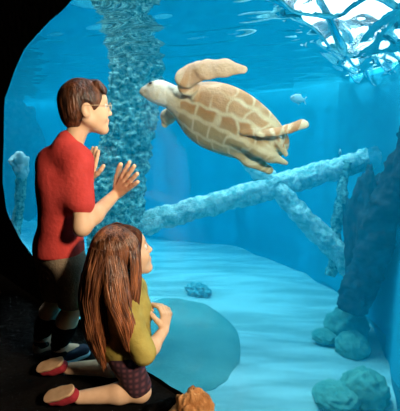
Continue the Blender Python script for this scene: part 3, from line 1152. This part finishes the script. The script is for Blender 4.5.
# ---- the girl
def girl():
    base = tuple(V(-.32, 1.50, 0))
    pel, chest = V(-.300, 1.485, .205), V(-.290, 1.480, .350)
    nb = V(-.285, 1.475, .455)
    hc = V(-.290, 1.478, .598)
    A = head_axes(math.radians(24), math.radians(16))
    sc = 1.0
    shR, shL = V(-.285, 1.385, .415), V(-.275, 1.575, .415)
    elR, wrR = V(-.203, 1.358, .236), V(-.142, 1.462, .286)
    elL, wrL = V(-.245, 1.615, .265), V(-.235, 1.545, .285)
    hipR, hipL = V(-.290, 1.430, .175), V(-.290, 1.545, .175)
    knR, knL = V(-.235, 1.420, .045), V(-.285, 1.585, .045)
    anR, anL = V(-.470, 1.395, .038), V(-.575, 1.585, .040)
    al = [pel, hc, wrR, wrL, elR, elL, anR, anL, knR, knL]
    s = Sdf(np.minimum.reduce(al) - .16, np.maximum.reduce(al) + .16, .0032)
    s.ell(pel, (.085, .100, .08), None, k=.03)
    s.cap(pel, chest, .072, .076, k=.04)
    s.ell(chest + UV * .02, (.070, .098, .10), None, k=.04)
    s.chain([shL, nb - UV * .02, shR], [.036, .042, .036], k=.03)
    H = add_head(s, hc, A, sc)
    s.cap(nb - UV * .02, H(-.020, 0, -.055), .038, .037, k=.02)
    for sh, el, wr in ((shR, elR, wrR), (shL, elL, wrL)):
        s.chain([sh, el, el + (wr - el) * .35, wr], [.033, .027, .028, .020], k=.02)
    for hp, kn, an in ((hipR, knR, anR), (hipL, knL, anL)):
        s.chain([hp, kn], [.055, .039], k=.02)
        s.chain([kn, kn + (an - kn) * .35 + UV * .002, an], [.037, .039, .025], k=.02)
    # loosely closed hands near the glass
    add_hand(s, wrR, unit(V(.12, .35, .92)), unit(V(-.70, .70, .1)), unit(V(-.4, -.9, .0)), L=.138, spread=.03, curl=1.0)
    add_hand(s, wrL, unit(V(.35, -.3, .80)), unit(V(.85, .15, -.3)), unit(V(0, -1, .1)), L=.105, spread=.10, curl=.15)
    v, q = s.mesh()
    col = paint(v, (1.0, 1.0, 1.0), lips(H, sc))
    root = link_mesh('person', v, q, M['skin'], base=base, tint=col)
    tag(root, 'long-haired girl in an olive shirt kneeling close to the glass', 'person')
    face_details(root, H, A, base, sc)
    # olive shirt
    s = Sdf(np.minimum.reduce([pel, shL, shR, elR]) - .14, np.maximum.reduce([pel, shL, shR, elL, nb]) + .14, .0033)
    s.ell(pel + UV * .02, (.095, .112, .07), None, k=.03)
    s.cap(pel, chest, .092, .092, k=.04)
    s.ell(chest + UV * .02, (.086, .112, .11), None, k=.04)
    s.chain([shL, nb - UV * .015, shR], [.050, .052, .050], k=.03)
    for sh, el in ((shR, elR), (shL, elL)):
        s.cap(sh, sh + (el - sh) * .92, .043, .046, k=.03)
    s.cap(nb + UV * .004, nb + UV * .016, .050, .048, k=.01)
    s.half(pel - UV * .025, -UV + V(.2, 0, 0), k=.008)
    s.ripple(.0034, 42, 15, stretch=(1, 1, .5))
    v, q = s.mesh()
    o = link_mesh('shirt', v, q, M['olive'], base=base, parent=root)
    o['label'] = 'loose olive green short-sleeved shirt'
    # plaid shorts
    s = Sdf(np.minimum.reduce([pel, knR, knL]) - .13, np.maximum.reduce([pel, knR, knL]) + .13, .0033)
    s.ell(pel, (.084, .100, .070), None, k=.02)
    for hp, kn in ((hipR, knR), (hipL, knL)):
        s.cap(hp, hp + (kn - hp) * .80, .062, .052, k=.02)
    s.ripple(.0022, 45, 9)
    s.half(V(0, 0, .035), -UV, k=.006)
    v, q = s.mesh()
    o = link_mesh('shorts', v, q, M['plaid'], base=base, parent=root)
    o['label'] = 'dark plum plaid shorts'
    # shoes: soles turned up and back
    for an, yo in ((anR, 0.0), (anL, 0.015)):
        up = unit(V(.34, .30, -.85))
        heel = an + V(-.012, -.020, .045)
        toe = an + V(-.135, -.010, .010)
        sh_ = shoe(root, base, heel + V(-.0, -.005, 0.012), toe + V(0, 0, .0), up, M['red_canvas'], M['tan_sole'], sole_h=.015, width=.028, up_h=.020)
        sh_['label'] = 'dark red shoe with its tan sole turned up'
    # hair: a mass over the skull and down the back, with long strands over it
    s = Sdf(V(-.54, 1.30, .10), V(-.10, 1.66, .74), .0036)
    s.ell(H(-.012, 0, .026), np.array((.104, .086, .090)) * sc, A, k=.01)
    s.ell(H(-.045, 0, -.02), np.array((.070, .078, .09)) * sc, A, k=.03)
    s.chain([V(-.360, 1.455, .57), V(-.392, 1.450, .44), V(-.392, 1.450, .32), V(-.372, 1.445, .20)], [.088, .078, .068, .034], k=.03, flat=V(1, 0, 0), amount=1.25)
    s.chain([V(-.310, 1.400, .58), V(-.300, 1.368, .46), V(-.270, 1.358, .37), V(-.262, 1.350, .30)], [.034, .034, .028, .008], k=.02)
    s.ell(H(.098, 0, -.050), np.array((.070, .11, .100)) * sc, A, k=.012, sub=True)
    v, q = s.mesh()
    tint = np.ones((len(v), 3)) * .85
    hair = link_mesh('hair', v, q, M['hair_under'], base=base, parent=root, tint=tint)
    hair['label'] = 'long straight auburn hair falling to the waist'
    # strands
    rg = np.random.default_rng(5)
    AV, AF, AT = [], [], []
    e = np.array((.109, .092, .096)) * sc
    cx = H(-.014, 0, .028)
    n_done = 0
    for _ in range(900):
        phi = rg.uniform(-2.62, 2.62)                 # measured from the back of the head
        d0 = -A[0] * math.cos(phi) + A[1] * math.sin(phi)
        th0 = rg.uniform(.02, .75)
        pts = []
        for th in np.linspace(th0, 1.50, 7):
            q_ = cx + A[2] * math.cos(th) * e[2] + math.sin(th) * (-A[0] * math.cos(phi) * e[0] + A[1] * math.sin(phi) * e[1])
            pts.append(q_)
        p = pts[-1]
        front = abs(phi) > 1.75
        zend = rg.uniform(.14, .27) if not front else rg.uniform(.27, .40)
        # the side away from the light hangs down the back, the near side partly over the shoulder
        back = V(-.385, 1.452, 0)
        ph2 = rg.uniform(0, 6.28)
        steps = 11
        for k in range(1, steps + 1):
            t = k / steps
            z = p[2] + (zend - p[2]) * t
            out = p[:2].copy()
            cen = back[:2]
            sp = 1 - .42 * t
            xy = cen + (out - cen) * sp
            # keep clear of the shoulders and back
            if front:
                xy = xy + V(.035, -.036 if p[1] < 1.48 else .03) * math.sin(min(1, t * 1.6) * math.pi / 2)
            elif z < .50:
                xy[0] = min(xy[0], -.368 - .022 * math.sin(t * 3.1))
            xy = xy + .006 * t * V(math.sin(5 * t + ph2), math.cos(4 * t + ph2))
            pts.append(V(xy[0], xy[1], z))
        # never in front of the face
        L = [(x - hc) @ A.T for x in pts]
        if any(l[0] > .055 * sc and -.13 < l[2] < .035 for l in L):
            continue
        n = len(pts)
        rad = [.0012] + [.0021] * (n - 4) + [.0017, .0012, .0005]
        o0 = len(AV)
        v1, f1 = tube_geo(pts, rad, sides=4, cap=False)
        AV += v1
        AF += [tuple(i + o0 for i in t) for t in f1]
        b = rg.uniform(.5, 1.75)
        tips = np.linspace(0, 1, n) ** 2
        warm = V(1.0, 1.0, 1.0) * b
        tipc = V(1.9, 1.75, 1.5) * b
        AT += [(warm * (1 - tips[i // 4]) + tipc * tips[i // 4]).tolist() for i in range(len(v1))]
    # more strands laid along the two falls of hair
    for path, rad_, cnt, fl in (([V(-.318, 1.412, .62), V(-.312, 1.400, .56), V(-.300, 1.368, .46), V(-.270, 1.358, .37), V(-.258, 1.348, .27)], [.040, .047, .045, .038, .016], 230, 1.0),
                                ([V(-.340, 1.462, .64), V(-.362, 1.455, .56), V(-.394, 1.450, .44), V(-.394, 1.450, .32), V(-.374, 1.445, .17)], [.085, .092, .083, .072, .036], 420, .80)):
        P0 = resample(path, 13)
        R0 = np.interp(np.linspace(0, 1, 13), np.linspace(0, 1, len(rad_)), rad_)
        for _ in range(cnt):
            a0 = rg.uniform(0, 6.283)
            n = rg.integers(10, 14)
            ph = rg.uniform(0, 6.283)
            pts = []
            for k in range(n):
                a1 = a0 + .10 * math.sin(k * .6 + ph)
                rr = R0[k] * (1.0 + .04 * math.sin(k * .9 + ph)) + .001
                pts.append(P0[k] + V(math.cos(a1) * rr * fl, math.sin(a1) * rr, rg.uniform(-.003, .003)))
            L = [(x - hc) @ A.T for x in pts]
            if any(l[0] > .060 and -.13 < l[2] < .05 for l in L):
                continue
            o0 = len(AV)
            v1, f1 = tube_geo(pts, [.0008] + [.0023] * (n - 3) + [.0016, .0005], sides=4, cap=False)
            AV += v1
            AF += [tuple(i + o0 for i in t) for t in f1]
            b = rg.uniform(.45, 1.8)
            tips = np.linspace(0, 1, n) ** 2
            AT += [(V(1, 1, 1) * b * (1 - tips[i // 4]) + V(1.9, 1.75, 1.5) * b * tips[i // 4]).tolist() for i in range(len(v1))]
    hs = link_mesh('strand', AV, AF, M['hair_girl'], base=base, parent=hair, tint=np.array(AT))
    hs['kind'] = 'stuff'


girl()

# ------------------------------------------------------------------ rock at the sill
p = W(.865, -.905, .045)
lump('rock', 'rough orange-brown rock sitting on the dark floor by the sill', 'rock', p, (.080, .050, .125), M['orange_rock'], .22, 2.6, 9, az=.2)
p = W(.87, -1.02, .0)
lump('rock', 'low black rock between the girl and the orange-brown rock', 'rock', p, (.10, .06, .065), M['dark_rock'], .22, 2.6, 12, az=.2)
